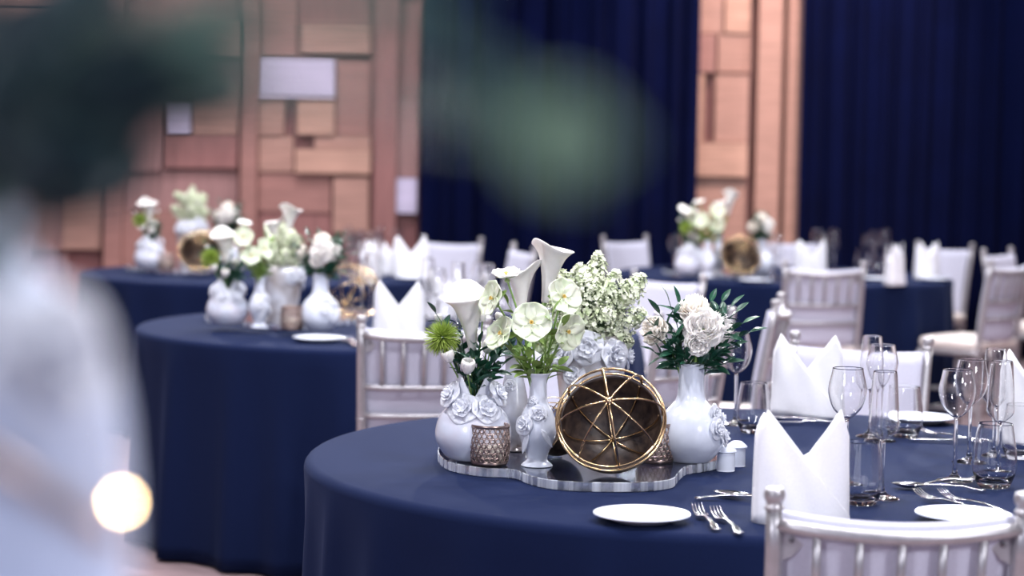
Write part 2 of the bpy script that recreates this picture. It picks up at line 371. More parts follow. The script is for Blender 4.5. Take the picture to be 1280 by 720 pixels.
# ------------------------------------------------------------------ chairs
def make_chair():
    t = thing('chiavari_chair', 'x', 'chair')
    FR = M['frame']
    def P(z):                                        # centre line of the back posts, height -> (half width, y)
        k = max(0, (z - 0.45) / 0.465); return 0.178 + 0.012 * k, -0.185 - 0.075 * k ** 1.15 if z > 0.45 else -0.185 - 0.02 * (0.45 - z) / 0.45
    for s in (-1, 1):
        zs = [0, .1, .2, .3, .45, .55, .65, .75, .82, .885]
        b = MB(); b.add(tube([(s * P(z)[0], P(z)[1], z) for z in zs], [.010, .0125, .013, .0135, .0145, .0145, .014, .0135, .0125, .0125], 14))
        x, y = P(.885)
        b.add(lathe(sprof([(.0125, 0), (.0150, .002), (.0150, .006), (.0125, .009), (.0122, .013), (.0155, .018), (.0162, .026), (.0130, .034), (.0, .0375)], 3), 18), Matrix.Translation((s * x, y, .883)))
        for z in (.50, .60): b.add(lathe([(.0140, -.004), (.0162, -.002), (.0162, .002), (.0140, .004)], 14), Matrix.Translation((s * P(z)[0], P(z)[1], z)))
        b.build('back_post', FR, t)
        b = MB(); b.add(tube([(s * .19, .142, 0), (s * .193, .143, .12), (s * .195, .144, .3), (s * .195, .145, .435)], [.009, .012, .0135, .014], 12))
        for z in (.13, .25): b.add(lathe([(.012, -.005), (.0155, -.002), (.0155, .002), (.012, .005)], 12), Matrix.Translation((s * .193, .143, z)))
        b.build('front_leg', FR, t)
    def rail(z, r, bow, dip=0.0, n=12):
        w, y = P(z); return [(w * (2 * i / n - 1), y - bow * (1 - (2 * i / n - 1) ** 2), z - dip * (1 - (2 * i / n - 1) ** 2)) for i in range(n + 1)]
    def rz(z, u, bow, dip=0.0):
        w, y = P(z); return Vector((w * u, y - bow * (1 - u * u), z - dip * (1 - u * u)))
    MB().add(tube(rail(.862, .0115, .042, .012), .0105, 12)).build('top_rail', FR, t)
    MB().add(tube(rail(.70, .0095, .040), .0090, 10)).build('back_rail', FR, t)
    MB().add(tube(rail(.612, .0095, .038), .0090, 10)).build('back_rail', FR, t)
    for k in range(1, 6):
        u = -1 + k / 3
        MB().add(tube([rz(.855, u, .042, .012), rz(.78, u, .041), rz(.70, u, .040)], [.0065, .0075, .0065], 10)).build('spindle', FR, t)
    for s in (-1, 1):                                # corner brackets under the top rail
        w, y = P(.84); pts = [(0, 0), (-.045, -.0), (-.038, -.02), (-.02, -.040), (0, -.050)]
        v = []; 
        for yy in (.006, .010): v += [(s * (w - .010 + px), y + yy - 0.16 * abs(px), .852 + pz) for px, pz in pts]
        f = [tuple(range(5)), tuple(reversed(range(5, 10)))] + [(i, i + 5, (i + 1) % 5 + 5, (i + 1) % 5) for i in range(5)]
        br = MB().add((v, f)).build('corner_bracket', FR, t, smooth=False)
        MB().add(lathe([(0, .0), (.004, .0), (.004, .003), (0, .0045)], 12), frame((s * (w - .027), y + .002, .836), (0, -1, 0))).build('screw', M['brass_screw'], br)
    def pad(u, v):
        s = u * 2 - 1; z = .50 + .378 * v; w, y = P(z)
        return ((w - .011) * s, y - .040 * (1 - s * s) + .020 + .004 * math.sin(PI * v), z - .010 * (1 - s * s) * v)
    MB().add(sheet(grid(pad, 14, 10), .016)).build('back_pad', M['pad'], t)
    def rounded(w, d, r, n=6):
        o = []
        for cx, cy, a0 in ((w - r, d - r, 0), (-w + r, d - r, 90), (-w + r, -d + r, 180), (w - r, -d + r, 270)):
            for i in range(n + 1): a = math.radians(a0 + 90 * i / n); o.append((cx + r * math.cos(a), cy + r * math.sin(a)))
        return o
    def slab(layers):
        v = []; f = []; m = None
        for w, d, r, z in layers:
            ring = rounded(w, d, r); m = len(ring); v += [(x, y, z) for x, y in ring]
        for k in range(len(layers) - 1):
            for i in range(m): j = (i + 1) % m; f.append((k * m + i, k * m + j, (k + 1) * m + j, (k + 1) * m + i))
        f.append(tuple(reversed(range(m)))); f.append(tuple(range((len(layers) - 1) * m, len(layers) * m))); return v, f
    SD = Matrix.Translation((0, -.022, 0)) @ Matrix.Diagonal((1, .89, 1, 1))
    MB().add(slab([(.205, .20, .04, .425), (.21, .205, .045, .432), (.21, .205, .045, .448), (.205, .20, .04, .455)]), SD).build('seat_frame', FR, t)
    MB().add(slab([(.203, .195, .05, .456), (.212, .205, .06, .465), (.214, .206, .06, .485), (.205, .197, .06, .500), (.18, .17, .06, .507), (.12, .11, .05, .511)]), SD).build('seat_cushion', M['cushion'], t)
    for z in (.14, .24):
        for s in (-1, 1): MB().add(tube([(s * .182, -.19, z + .02), (s * .193, .143, z)], .0075, 8)).build('stretcher', FR, t)
        MB().add(tube([(-.193, .143, z - .01), (.193, .143, z - .01)], .0075, 8)).build('stretcher', FR, t)
    MB().add(tube([(-.18, -.192, .2), (.18, -.192, .2)], .0075, 8)).build('stretcher', FR, t)
    return t
chair0 = make_chair(); cused = [0]
def place_chair(bx, by, tx, ty, label, turn=0.0):
    """(bx,by) is the middle of the top rail, (tx,ty) what the chair faces"""
    d = Vector((tx - bx, ty - by)); a = math.atan2(-d.x, d.y) + math.radians(turn)
    fx, fy = -math.sin(a), math.cos(a); loc = (bx + 0.26 * fx, by + 0.26 * fy, 0)
    g = 'silver chiavari chairs around the tables'
    if not cused[0]:
        cused[0] = 1; chair0.location = loc; chair0.rotation_euler = (0, 0, a); tag(chair0, label, group=g); return chair0
    return dup(chair0, loc, a, label, g)
bpy.context.view_layer.update()
def back(px, py, z=0.915): p = on(px, py, z); return p.x, p.y
CH = [((0.590, 3.14), 'front', 'large silver chiavari chair in the lower right corner, back to the camera', -5),
      (back(1077, 419), 'front', 'pale padded silver chair beyond the folded napkin at the back of the nearest table', 0),
      ((0.100, 5.74), 'front', 'padded silver chair hidden behind the flowers at the back of the nearest table', 6),
      ((-0.295, 6.48), 'middle', 'silver chair with rails and spindles left of the lime bristle flower', 0),
      ((0.52, 6.75), 'middle', 'brown-lit silver chair turned left, behind the white peonies', 0),
      ((0.915, 7.40), 'middle', 'silver chair seen side-on right of the white peonies, facing left', 0),
      ((0.665, 8.80), 'middle', 'silver chair with warm-lit pad above the white peonies, facing front left', 0),
      (back(566, 296), 'far left', 'white-lit silver chair between the far napkins left of the dark curtain', 10),
      ((-0.01, 11.15), 'far left', 'far silver chair seen side-on just left of the tall calla', 0),
      (back(791, 295), 'far right', 'far silver chair by the curtain left of the far right flowers', 8),
      ((1.50, 9.98), 'far right', 'silver chair with spindled back to the camera before the far right table', 2),
      (back(1246, 323), 'far right', 'silver chair with cream seat at the far right edge, back to the camera', 0),
      (back(1182, 303), 'far right', 'pale padded silver chair behind the standing napkins at far right', 4),
      ((1.72, 12.80), 'far right', 'pale silver chair behind the far right table, just right of the peach strip', 0),
      ]
for (bx, by), k, lab, turn in CH:
    tx, ty = TABLES[k]; d = math.hypot(bx - tx, by - ty); q = max(1, 1.43 / d) if k != 'front' else max(1, 1.37 / d)
    place_chair(tx + (bx - tx) * q, ty + (by - ty) * q, tx, ty, lab, turn)
o = place_chair(2.42, 11.78, 3.2, 11.2, 'silver chair at the right edge behind the cream-seated one, partly cut off', 0); o.location.x = 2.95
# ------------------------------------------------------------------ napkins, plates, glasses, cutlery
def make_napkin():
    b = MB(); W, D, HH = .088, .040, .205
    def body(front, off, top, n=20, m=10):
        def fn(u, v):
            s = u * 2 - 1; zt = top(s) * HH; z = zt * v
            taper = 1 - 0.10 * v * 0; y = D * math.sqrt(max(0.0, 1 - s * s * .985)) * (1 - 0.45 * z / HH)
            wob = .0016 * math.sin(s * 9 + z * 40)
            return (W * s * (1 - .05 * (z / HH)), (-(y + off) if front else (y + off)) + wob, z)
        return sheet(grid(fn, n, m), .0022)
    def dia(s):   # under the diagonal running from the left tip to the lower right
        return max(.06, min(1.0 - max(0, -s - .80) * 1.2, .585 - s * .53))
    b.add(body(True, .004, dia)); b.add(body(True, -.001, lambda s: max(.30, dia(-s)))); 
    b.add(body(False, .001, lambda s: .50 + .47 * min(1, (abs(s) / .82)) ** 1.3 - max(0, abs(s) - .84) * 1.2))
    # soft pleats tucked into the opening
    for k in range(3):
        def fn(u, v, k=k):
            s = (u - .5) * 1.5; return (W * s, .012 * (k - 1) + .004 * math.sin(s * 8), HH * ((.50 + .03 * k + .22 * abs(s)) * (0.3 + .7 * v)))
        b.add(sheet(grid(fn, 10, 4), .002))
    return b
NAP = []
def napkin(p, rz, label, group=None, sc=1.0):
    if not NAP:
        o = make_napkin().build('folded_napkin', M['napkin']); NAP.append(o)
    else: o = NAP[0].copy(); COL.objects.link(o)
    o.location = p; o.rotation_euler = (0, 0, rz); o.scale = (sc, sc, sc)
    for k in ('group',):
        if k in o: del o[k]
    return tag(o, label, 'napkin', group)
def single(store, builder, name, m, p, rz, label, cat, group=None, sc=(1, 1, 1)):
    if not store: o = builder().build(name, m); store.append(o)
    else: o = store[0].copy(); COL.objects.link(o)
    o.location = p; o.rotation_euler = (0, 0, rz); o.scale = sc
    if 'group' in o: del o['group']
    return tag(o, label, cat, group)
def b_plate(): return MB().add(lathe(sprof([(0, .006), (.035, .006), (.055, .0075), (.070, .0125), (.0855, .0165), (.0872, .0155), (.0860, .0138), (.070, .009), (.056, .003), (.048, .0), (.045, .0015), (0, .002)], 4), 64))
PL = []
def plate(p, label, group=None): return single(PL, b_plate, 'side_plate', M['white'], p, 0, label, 'plate', group)
def glass_prof(base, stem, bowl, th=.0011):
    """outer profile then inner bowl back down the axis: one closed skin"""
    outer = base + stem + bowl
    inner = [(max(0, r - th), z) for r, z in reversed(bowl)]
    z0 = bowl[0][1] + .004
    return outer, inner, z0
def rim(p):
    """rings close under the lip keep the shading true on thin glass"""
    (r0, z0), (r1, z1) = p[-2], p[-1]; k = .0006 / (z1 - z0)
    return p[:-1] + [(r1 + (r0 - r1) * k * 3, z1 - .0018), (r1 + (r0 - r1) * k, z1 - .0006), (r1 - .00045, z1)]
def b_wine(h=.225, rb=.036, rr=.029, bowl_h=.098, base_r=.035):
    zb = h - bowl_h
    bowl = [(r, zb + z) for r, z in sprof([(.0045, 0), (.014, .006), (.028, .022), (rb, .048), (rb * .99, .065), (rr + .002, bowl_h - .012), (rr, bowl_h)], 4)]
    base = sprof([(0, 0), (base_r * .96, .0), (base_r, .0012), (base_r * .9, .003), (.014, .007), (.0055, .016)], 3)
    stem = [(.0040, .03), (.0036, zb * .6), (.0042, zb - .006)]
    bowl = rim(bowl); inner = [(max(0.0, r - .0009), z) for r, z in reversed(bowl[2:-1])] + [(0, zb + .006)]
    return MB().add(lathe(base + stem + bowl + inner, 40))
def b_flute(): return b_wine(.24, .0275, .0215, .13, .032)
def b_tumbler():
    prof = sprof([(0, 0), (.024, .0), (.030, .004), (.040, .030), (.0415, .052), (.037, .088), (.0315, .120)], 4)
    prof = rim(prof); inner = [(r - .0010, z) for r, z in reversed(prof[:-1]) if z > .016] + [(.026, .0125), (0, .010)]
    return MB().add(lathe(prof + inner, 40))
WG, FG, TG = [], [], []
def wine(p, label, group=None, sc=1): return single(WG, b_wine, 'wine_glass', M['glass'], p, 0, label, 'wine glass', group, (sc,) * 3)
def flute(p, label, group=None, sc=1): return single(FG, b_flute, 'champagne_flute', M['glass'], p, 0, label, 'champagne flute', group, (sc,) * 3)
def tumbler(p, label, group=None, sc=1): return single(TG, b_tumbler, 'stemless_tumbler', M['glass'], p, 0, label, 'tumbler', group, (sc,) * 3)
def b_handle(b, L, z=.004):
    pts = [(0, -L, z), (0, -L * .85, z + .003), (0, -L * .5, z + .007), (0, -.01, z + .006)]
    def fn(u, v):
        a = 2 * PI * u; s = spl[int(round(v * (len(spl) - 1)))]; wd = .0036 + .0065 * (1 - v) ** 2 + (.0012 * math.sin(v * 20))
        if v < .03: wd *= .7
        return (math.cos(a) * wd, s[1], s[2] + math.sin(a) * .0019)
    spl = spline(pts, 8); b.add(grid(fn, 10, len(spl) - 1, True))
    b.add(lathe([(0, 0), (.0062, .0006), (.0068, .002), (.0045, .0038), (0, .0045)], 12), Matrix.Translation((0, -L, z - .001)))
def b_fork():
    b = MB(); b_handle(b, .115)
    def head(u, v):
        s = u * 2 - 1; wd = .004 + .0085 * math.sin(min(1, v * 1.3) * PI / 2); return (s * wd, -.012 + .034 * v, .010 - .004 * math.sin(v * PI * .7) + .001 * s * s)
    b.add(sheet(grid(head, 6, 6), .0018))
    for k in range(4):
        x = (-1.5 + k) * .0062
        b.add(tube([(x, .020, .0074), (x, .035, .0075), (x, .052, .012), (x * .97, .066, .020)], [.0018, .0017, .0014, .0008], 6))
    return b
def b_spoon():
    b = MB(); b_handle(b, .12)
    def fn(u, v):
        s = u * 2 - 1; wd = .021 * math.sqrt(max(0, math.sin(PI * min(.999, .04 + v * .96)))) ** 1.3; return (s * wd, -.012 + .070 * v, .011 - .008 * math.sin(PI * v) * (1 - s * s))
    b.add(sheet(grid(fn, 8, 12), .0016)); return b
def b_knife():
    b = MB(); b_handle(b, .11)
    def fn(u, v):
        return (-.0085 + .017 * u - (.004 * v * v if u < .5 else -.0), -.012 + .105 * v * (1 - .06 * u), .007)
    b.add(sheet(grid(fn, 3, 8), .0016)); return b
FK, SP, KN = [], [], []
def fork(p, rz, label, group=None): return single(FK, b_fork, 'dinner_fork', M['steel'], p, rz, label, 'fork', group)
def spoon(p, rz, label, group=None): return single(SP, b_spoon, 'dessert_spoon', M['steel'], p, rz, label, 'spoon', group)
def knife(p, rz, label, group=None): return single(KN, b_knife, 'table_knife', M['steel'], p, rz, label, 'knife', group)
CZ = TZ + .0012
napkin(on(1000, 652, CZ), math.radians(4), 'large white folded napkin with two peaks behind the big front chair', None, 1.0)
napkin(on(1008, 520, CZ), math.radians(-10), 'white folded napkin with crossed front before the pale padded chair', None, 1.02)
napkin(on(1300, 560, CZ), math.radians(-25), 'white folded napkin cut by the right edge, behind the glasses', None, 1.1)
plate(on(802, 652, CZ), 'white oval-looking side plate left of the two forks on the nearest table')
plate(on(1204, 652, CZ), 'white side plate seen over the top rail of the front chair')
plate(on(1150, 528, CZ), 'white side plate behind the stemless tumbler near the padded chair')
fork(on(879, 650, CZ), math.radians(6), 'steel fork right beside the white side plate, left of its pair')
fork(on(904, 654, CZ), math.radians(8), 'steel fork between the plate and napkin, right of its pair')
fork(on(1172, 629, CZ) + Vector((0, 0, .0)), math.radians(28), 'steel fork behind the half-hidden plate, left of its pair')
fork(on(1204, 630, CZ), math.radians(28), 'steel fork behind the half-hidden plate, right of its pair')
spoon(on(926, 624, CZ), math.radians(58), 'dessert spoon lying left of the large napkin, pointing back left')
fork(on(948, 627, CZ), math.radians(-92), 'dessert fork lying under the left edge of the large napkin')
spoon(on(1151, 612, CZ), math.radians(80), 'dessert spoon lying on the cloth before the right-hand glasses')
fork(on(1200, 606, CZ) + Vector((0, 0, .002)), math.radians(-58), 'dessert fork crossed over the spoon before the big tumbler')
knife(on(998, 531, CZ), math.radians(88), 'knife lying between the tumbler and crossed napkin at the back')
spoon(on(980, 527, CZ), math.radians(78), 'spoon lying just left of the wine glass, before the rear napkin')
fork(on(1172, 546, CZ), math.radians(34), 'fork pointing back left beside the rear side plate')
knife(on(1185, 553, CZ), math.radians(86), 'knife lying flat left of the right-hand glasses')
flute(on(1087, 546, CZ), 'tall champagne flute, highest of the glasses right of the rear napkin')
wine(on(1100, 551, CZ), 'wine glass just right of the tall flute, before the padded chair')
tumbler(on(1131, 546, CZ), 'stemless tumbler before the rear side plate')
wine(on(1056, 606, CZ), 'wide wine glass rising behind the large front napkin', None, 1.05)
flute(on(1102, 623, CZ), 'clear stemmed glass standing just right of the large front napkin', None, 1.03)
tumbler(on(1076, 630, CZ), 'stemless tumbler half hidden by the large front napkin')
wine(on(1193, 601, CZ), 'wine glass with a whole visible foot left of the big tumbler', None, 1.02)
wine(on(1211, 578, CZ), 'wine glass just behind the one with the whole foot')
flute(on(1241, 570, CZ), 'tallest champagne flute of the right-hand glasses', None, 1.0)
flute(on(1248, 594, CZ), 'stemmed glass rising behind the big tumbler at right', None, 1.0)
tumbler(on(1242, 609, CZ), 'big stemless tumbler at the right above the front chair', None, 1.08)
tumbler(on(1276, 573, CZ), 'stemless tumbler cut by the right edge before the napkin')
wine(on(919, 531, CZ), 'wine glass under the dark leaves right of the bottle vase', None, 1.0)
tumbler(on(921, 535, CZ) + Vector((0.03, -.075, 0)), 'stemless tumbler beside the bottle vase ceramic flowers')
flute(on(882, 520, CZ), 'stemmed glass hidden behind the bottle vase and leaves')
# salt and pepper
def b_shaker(): return MB().add(lathe(sprof([(0, 0), (.0175, 0), (.0190, .002), (.0190, .036), (.0185, .038), (.0225, .0395), (.0225, .0415), (.0195, .045), (.010, .052), (.0, .0535)], 3), 36))
SK = []
single(SK, b_shaker, 'salt_shaker', M['white'], on(907, 588, CZ), 0, 'white domed porcelain shaker in front, right of the clear tray', 'shaker')
single(SK, b_shaker, 'pepper_shaker', M['white'], on(921, 583, CZ) + Vector((.0, .012, 0)), 0, 'white domed porcelain shaker behind its pair, nearer the napkin', 'shaker')
# ------------------------------------------------------------------ the tray and its vases (built on the nearest table)
G = {}                                             # name -> (base point, list of top-level things); cloned to the far tables
AT = 'on the nearest table'
def reg(g, o): G[g][1].append(o); return o
TRAYZ = TZ + .0015; VZ = TRAYZ + .0195
def make_tray():
    px = [(547, 574), (560, 588), (600, 596), (640, 598), (662, 606), (690, 612), (740, 615), (800, 615), (838, 611), (848, 602), (858, 594), (880, 590), (897, 586), (903, 578), (893, 565), (870, 556), (800, 550), (740, 545), (660, 545), (600, 549), (560, 560)]
    P = [on(x, y, TRAYZ) for x, y in px]; c = sum(P, Vector()) / len(P)
    Q = [Vector((p.x - c.x, p.y - c.y, 0)) for p in P]; Q = [q for q in Q]
    S = []; n = len(Q)
    for i in range(n):
        a, b, cc, d = Q[i - 1], Q[i], Q[(i + 1) % n], Q[(i + 2) % n]
        for j in range(5):
            t = j / 5; S.append(0.5 * ((2 * b) + (-a + cc) * t + (2 * a - 5 * b + 4 * cc - d) * t * t + (-a + 3 * b - 3 * cc + d) * t ** 3))
    m = len(S); v = []; f = []
    for z, k in ((0, .994), (.0012, 1), (.0178, 1), (.019, .994)): v += [(p.x * k, p.y * k, z) for p in S]
    for r in range(3):
        for i in range(m): j = (i + 1) % m; f.append((r * m + i, r * m + j, (r + 1) * m + j, (r + 1) * m + i))
    f.append(tuple(reversed(range(m)))); f.append(tuple(range(3 * m, 4 * m)))
    if sum(a.x * b.y - b.x * a.y for a, b in zip(S, S[1:] + S[:1])) < 0: f = [tuple(reversed(q)) for q in f]
    b = MB().add((v, f)); b.mi = [1] * (3 * m) + [0, 0]
    o = b.build('acrylic_tray', [M['acrylic'], M['acrylic_edge']], None, False, (c.x, c.y, TRAYZ))
    tag(o, 'clear wavy-edged acrylic slab tray under the vases ' + AT, 'tray'); G['tray'] = (Vector(o.location), [o])
make_tray()
def relief_flower(parent, loc, d, r, seed=0, m=None, roll=None):
    rnd = random.Random(seed); b = MB(); Mx = frame(loc, d, rnd.uniform(0, 6) if roll is None else roll)
    for ring, (n, s, lift) in enumerate(((5, 1, .10), (5, .58, .45), (3, .34, 1.0))):
        for k in range(n):
            R = Matrix.Rotation(2 * PI * (k + .4 * ring) / n, 4, 'Z') @ Matrix.Translation((.05 * r, 0, .0015 * ring + .001))
            b.add(sheet(petal(r * s, r * s * 1.18, lift + rnd.uniform(-.05, .08), .10, .02, .55, 4, 5, .5), .0016), Mx @ R)
    b.add(lathe([(r * .16, 0), (r * .16, r * .2), (0, r * .3)], 8), Mx)
    return b.build('ceramic_flower', m or M['relief'], parent)
def relief_leaf(parent, loc, d, L, W, roll, m=None):
    return MB().add(sheet(leafvf(L, W, .3, .15), .0022), frame(loc, d, 0) @ Matrix.Rotation(roll, 4, 'Z')).build('ceramic_leaf', m or M['relief'], parent)
def vase(g, px, py, prof, name, label, m, th=.003, n=48):
    p = on(px, py, VZ); t = thing(name, label, 'vase', p)
    outer = sprof(prof, 5); inner = [(max(.001, r - th), z) for r, z in reversed(outer[4:])]
    MB().add(lathe(outer + inner + [(0, outer[4][1] + .002)], n)).build('vessel', m, t)
    G[g] = (p.copy(), [t]); return t, p
def surf(prof, z):
    o = sprof(prof, 5)
    for (r0, z0), (r1, z1) in zip(o, o[1:]):
        if z0 <= z <= z1 and z1 > z0: return r0 + (r1 - r0) * (z - z0) / (z1 - z0)
    return o[-1][0]
def stick(t, prof, az, z, r, seed):               # ceramic flower on the body at azimuth az (0 = towards camera)
    a = math.radians(az) - PI / 2; R = surf(prof, z) - .001; d = Vector((math.cos(a), math.sin(a), .15))
    relief_flower(t, (R * math.cos(a), R * math.sin(a), z), d, r, seed)
# --- round vase
PR = [(0, 0), (.036, 0), (.055, .006), (.074, .032), (.079, .058), (.070, .090), (.052, .112), (.040, .122), (.036, .128)]
tv, pv = vase('round', 591, 574, PR, 'round_vase', 'squat round pearl-white vase with petal collar and ceramic flowers ' + AT, M['bisque'])
def collar(u, v):
    a = 2 * PI * u; up = .052 * (abs(math.sin((a + PI / 2) * 1.5)) ** 1.2) * v; r = .036 + .008 * v * (1 - v)
    return (r * math.cos(a), r * math.sin(a), .124 + .004 * v + up)
MB().add(sheet(grid(collar, 48, 8, True), .003)).build('petal_collar', M['relief'], tv)
for x, y, z, r, s in ((-.020, -.052, .110, .030, 1), (.026, -.049, .110, .029, 2), (-.047, -.026, .136, .027, 3), (.050, -.022, .140, .027, 4), (.0, .05, .12, .028, 5), (-.04, .035, .12, .026, 6)):
    relief_flower(tv, (x, y, z), (x, y, .03), r * 1.12, s)
for az, z, L in ((-88, .092, .040), (92, .092, .038)):
    a = math.radians(az) - PI / 2; R = surf(PR, z); relief_leaf(tv, (R * math.cos(a), R * math.sin(a), z), (0, 0, 1), L, .022, a)
# --- slender front vase
PS = [(0, 0), (.030, 0), (.030, .004), (.021, .014), (.026, .034), (.037, .060), (.039, .085), (.030, .112), (.020, .132), (.0175, .155), (.0185, .178), (.025, .190)]
ts, ps = vase('slender', 671, 582, PS, 'slender_vase', 'slender white vase with flared lip and two ceramic roses ' + AT, M['white'])
for az, z, r, s in ((-44, .086, .022, 11), (0, .108, .020, 12), (-32, .132, .012, 13)): stick(ts, PS, az, z, r, s)
for az, z, L, ro in ((-28, .070, .045, 1.9), (10, .080, .045, 1.0)):
    a = math.radians(az) - PI / 2; R = surf(PS, z) + .001
    MB().add(sheet(leafvf(L, .012, .2, .1), .002), Matrix.Translation((R * math.cos(a), R * math.sin(a), z)) @ Matrix.Rotation(a + PI / 2, 4, 'Z') @ Matrix.Rotation(PI / 2, 4, 'X') @ Matrix.Rotation(-ro, 4, 'Z')).build('ceramic_leaf', M['relief'], ts)
# --- tall grey slender behind
PG = [(0, 0), (.034, 0), (.034, .005), (.028, .016), (.032, .05), (.035, .08), (.028, .12), (.020, .16), (.019, .19), (.0225, .212)]
tg, pg = vase('grey', 641, 562, PG, 'slender_vase', 'mottled grey slender vase behind the slender white one ' + AT, M['grey_ceramic'])
for az, z, r, s in ((-20, .14, .014, 15),): stick(tg, PG, az, z, r, s)
# --- big vase behind the orb
PBg = [(0, 0), (.050, 0), (.056, .006), (.060, .05), (.068, .12), (.076, .18), (.078, .215), (.070, .235), (.062, .245)]
tb, pb = vase('big', 736, 558, PBg, 'tall_vase', 'tall pearl-glazed vase ringed with ceramic flowers behind the orb ' + AT, M['silver_vase'])
for az, z, r, s in ((-52, .205, .036, 21), (-8, .222, .038, 22), (38, .205, .036, 24), (-95, .20, .03, 25), (82, .20, .03, 26), (-30, .165, .026, 27), (160, .2, .03, 28)): stick(tb, PBg, az, z, r, s)
# --- bottle vase
PBt = [(0, 0), (.034, 0), (.046, .004), (.066, .030), (.071, .060), (.062, .092), (.042, .116), (.031, .130), (.0275, .150), (.0265, .185), (.0275, .205)]
tt, pt = vase('bottle', 862, 576, PBt, 'bottle_vase', 'glossy white bottle vase with ceramic flowers on its right side ' + AT, M['white'])
for az, z, r, s in ((58, .102, .022, 31), (48, .074, .024, 32), (72, .055, .022, 33), (84, .090, .020, 34)): stick(tt, PBt, az, z, r, s)
for az, z, L in ((30, .090, .032), (62, .035, .034)):
    a = math.radians(az) - PI / 2; R = surf(PBt, z) + .001; relief_leaf(tt, (R * math.cos(a), R * math.sin(a), z), (0, 0, 1), L, .016, a + .4)
# --- perforated votives
def make_votive():
    t = thing('votive_holder', 'x', 'candle holder')
    b = MB(); HR = .082; nr, nc = 7, 22
    rad = lambda z: .0385 - .0022 * math.cos(z / HR * 2 * PI) * .6 + .001
    z0, z1 = .007, .076; dz = (z1 - z0) / nr
    for i in range(nr):
        for j in range(nc):
            cz = z0 + (i + .5) * dz; ca = 2 * PI * (j + .5 * (i % 2)) / nc; da = 2 * PI / nc
            hol = []; bor = []; k8 = 12
            big = .36 if (i + j) % 3 else .25
            for k in range(k8):
                a = 2 * PI * k / k8; c, s = math.cos(a), math.sin(a); m_ = max(abs(c), abs(s))
                bor.append((ca + da * .5 * c / m_, cz + dz * .5 * s / m_)); hol.append((ca + da * big * c, cz + dz * (big + .02) * s))
            vv = [(rad(z) * math.cos(a), rad(z) * math.sin(a), z) for a, z in bor + hol]
            b.add((vv, [(k, (k + 1) % k8, (k + 1) % k8 + k8, k + k8) for k in range(k8)]))
    b2 = MB(); b2.add(sheet((b.v, b.f), .0014))
    b2.add(lathe([(0, 0), (.035, 0), (.0375, .002), (.0378, .009), (.0360, .009), (.0350, .003), (0, .003)], 44))
    b2.add(lathe([(.0378, .0755), (.0398, .076), (.0400, .0815), (.0385, .0825), (.0365, .0815), (.0362, .076)], 44, True))
    b2.build('perforated_shell', M['votive'], t)
    MB().add(lathe([(0, .0035), (.029, .0035), (.029, .040), (.020, .0395), (0, .039)], 24)).build('candle', M['wax'], t)
    return t
vo = make_votive(); vo.location = on(612, 580, VZ); tag(vo, 'rose-bronze perforated votive holder before the round vase ' + AT); G['votive'] = (Vector(vo.location), [vo])
bpy.context.view_layer.update()
p2 = on(819, 577, VZ)
dup(vo, p2, .4, 'rose-bronze perforated votive holder between the orb and the bottle vase ' + AT)
# --- orb
def make_orb(p, face):
    R = .104; t = thing('wire_orb', 'gold wire orb with a dark mottled shell inside ' + AT, 'ornament', p)
    n = Vector(face).normalized(); Q = n.to_track_quat('Z', 'Y').to_matrix().to_4x4(); C = Matrix.Translation((0, 0, R + .0068)) @ Q
    for dz, rr in ((.016, R), (.004, R + .004), (-.012, R)):
        pts = [C @ Vector((rr * math.cos(2 * PI * i / 72), rr * math.sin(2 * PI * i / 72), dz)) for i in range(72)]
        MB().add(tube(pts, .0022, 8, closed=True)).build('hoop', M['gold'], t)
    for k in range(8):
        a = 2 * PI * k / 8 + .2
        pts = []
        for i in range(17):
            q = PI / 2 * i / 16; r = R * math.cos(q); pts.append(C @ Vector((r * math.cos(a), r * math.sin(a), .006 + R * .93 * math.sin(q))))
        MB().add(tube(pts, .0020, 8)).build('wire_rib', M['gold'], t)
        pts = [C @ Vector((v.x, v.y, v.z)) for v in [Vector(((R - .009) * math.cos(PI / 2 * i / 16) * math.cos(a), (R - .009) * math.cos(PI / 2 * i / 16) * math.sin(a), -.012 - R * .88 * math.sin(PI / 2 * i / 16))) for i in range(17)]]
        MB().add(tube(pts, .0018, 8)).build('wire_rib', M['gold'], t)
        x = Vector((R * math.cos(a), R * math.sin(a), .0))
        MB().add(tube([C @ (x + Vector((0, 0, .017))), C @ (x + Vector((0, 0, -.013)))], .0034, 8)).build('clasp', M['gold'], t)
    MB().add(lathe([(0, -.006), (.006, -.004), (.0075, .0), (.006, .004), (0, .006)], 16), C @ Matrix.Translation((0, 0, .006 + R * .93))).build('hub_bead', M['gold'], t)
    sh = [((R - .003) * math.cos(PI / 2 * i / 12), -.013 - (R * .955) * math.sin(PI / 2 * i / 12)) for i in range(13)]
    sh2 = [(max(0, r - .002 * (i < 12)), z + .002) for i, (r, z) in enumerate(sh)]
    MB().add(lathe(sh + list(reversed(sh2)) + [sh[0]], 56), C).build('mottled_shell', M['mirror'], t)
    return t
po = on(763, 598, VZ) + Vector((0, .03, 0))
ob = make_orb(po, (-.10, -1, .56)); G['orb'] = (po.copy(), [ob])
# a second orb, edge-on behind the slender vase
bpy.context.view_layer.update()
o = dup(ob, on(692, 571, VZ), math.radians(-75), 'small gold wire orb turned edge-on behind the slender white vase ' + AT)
o.scale = (.58,) * 3
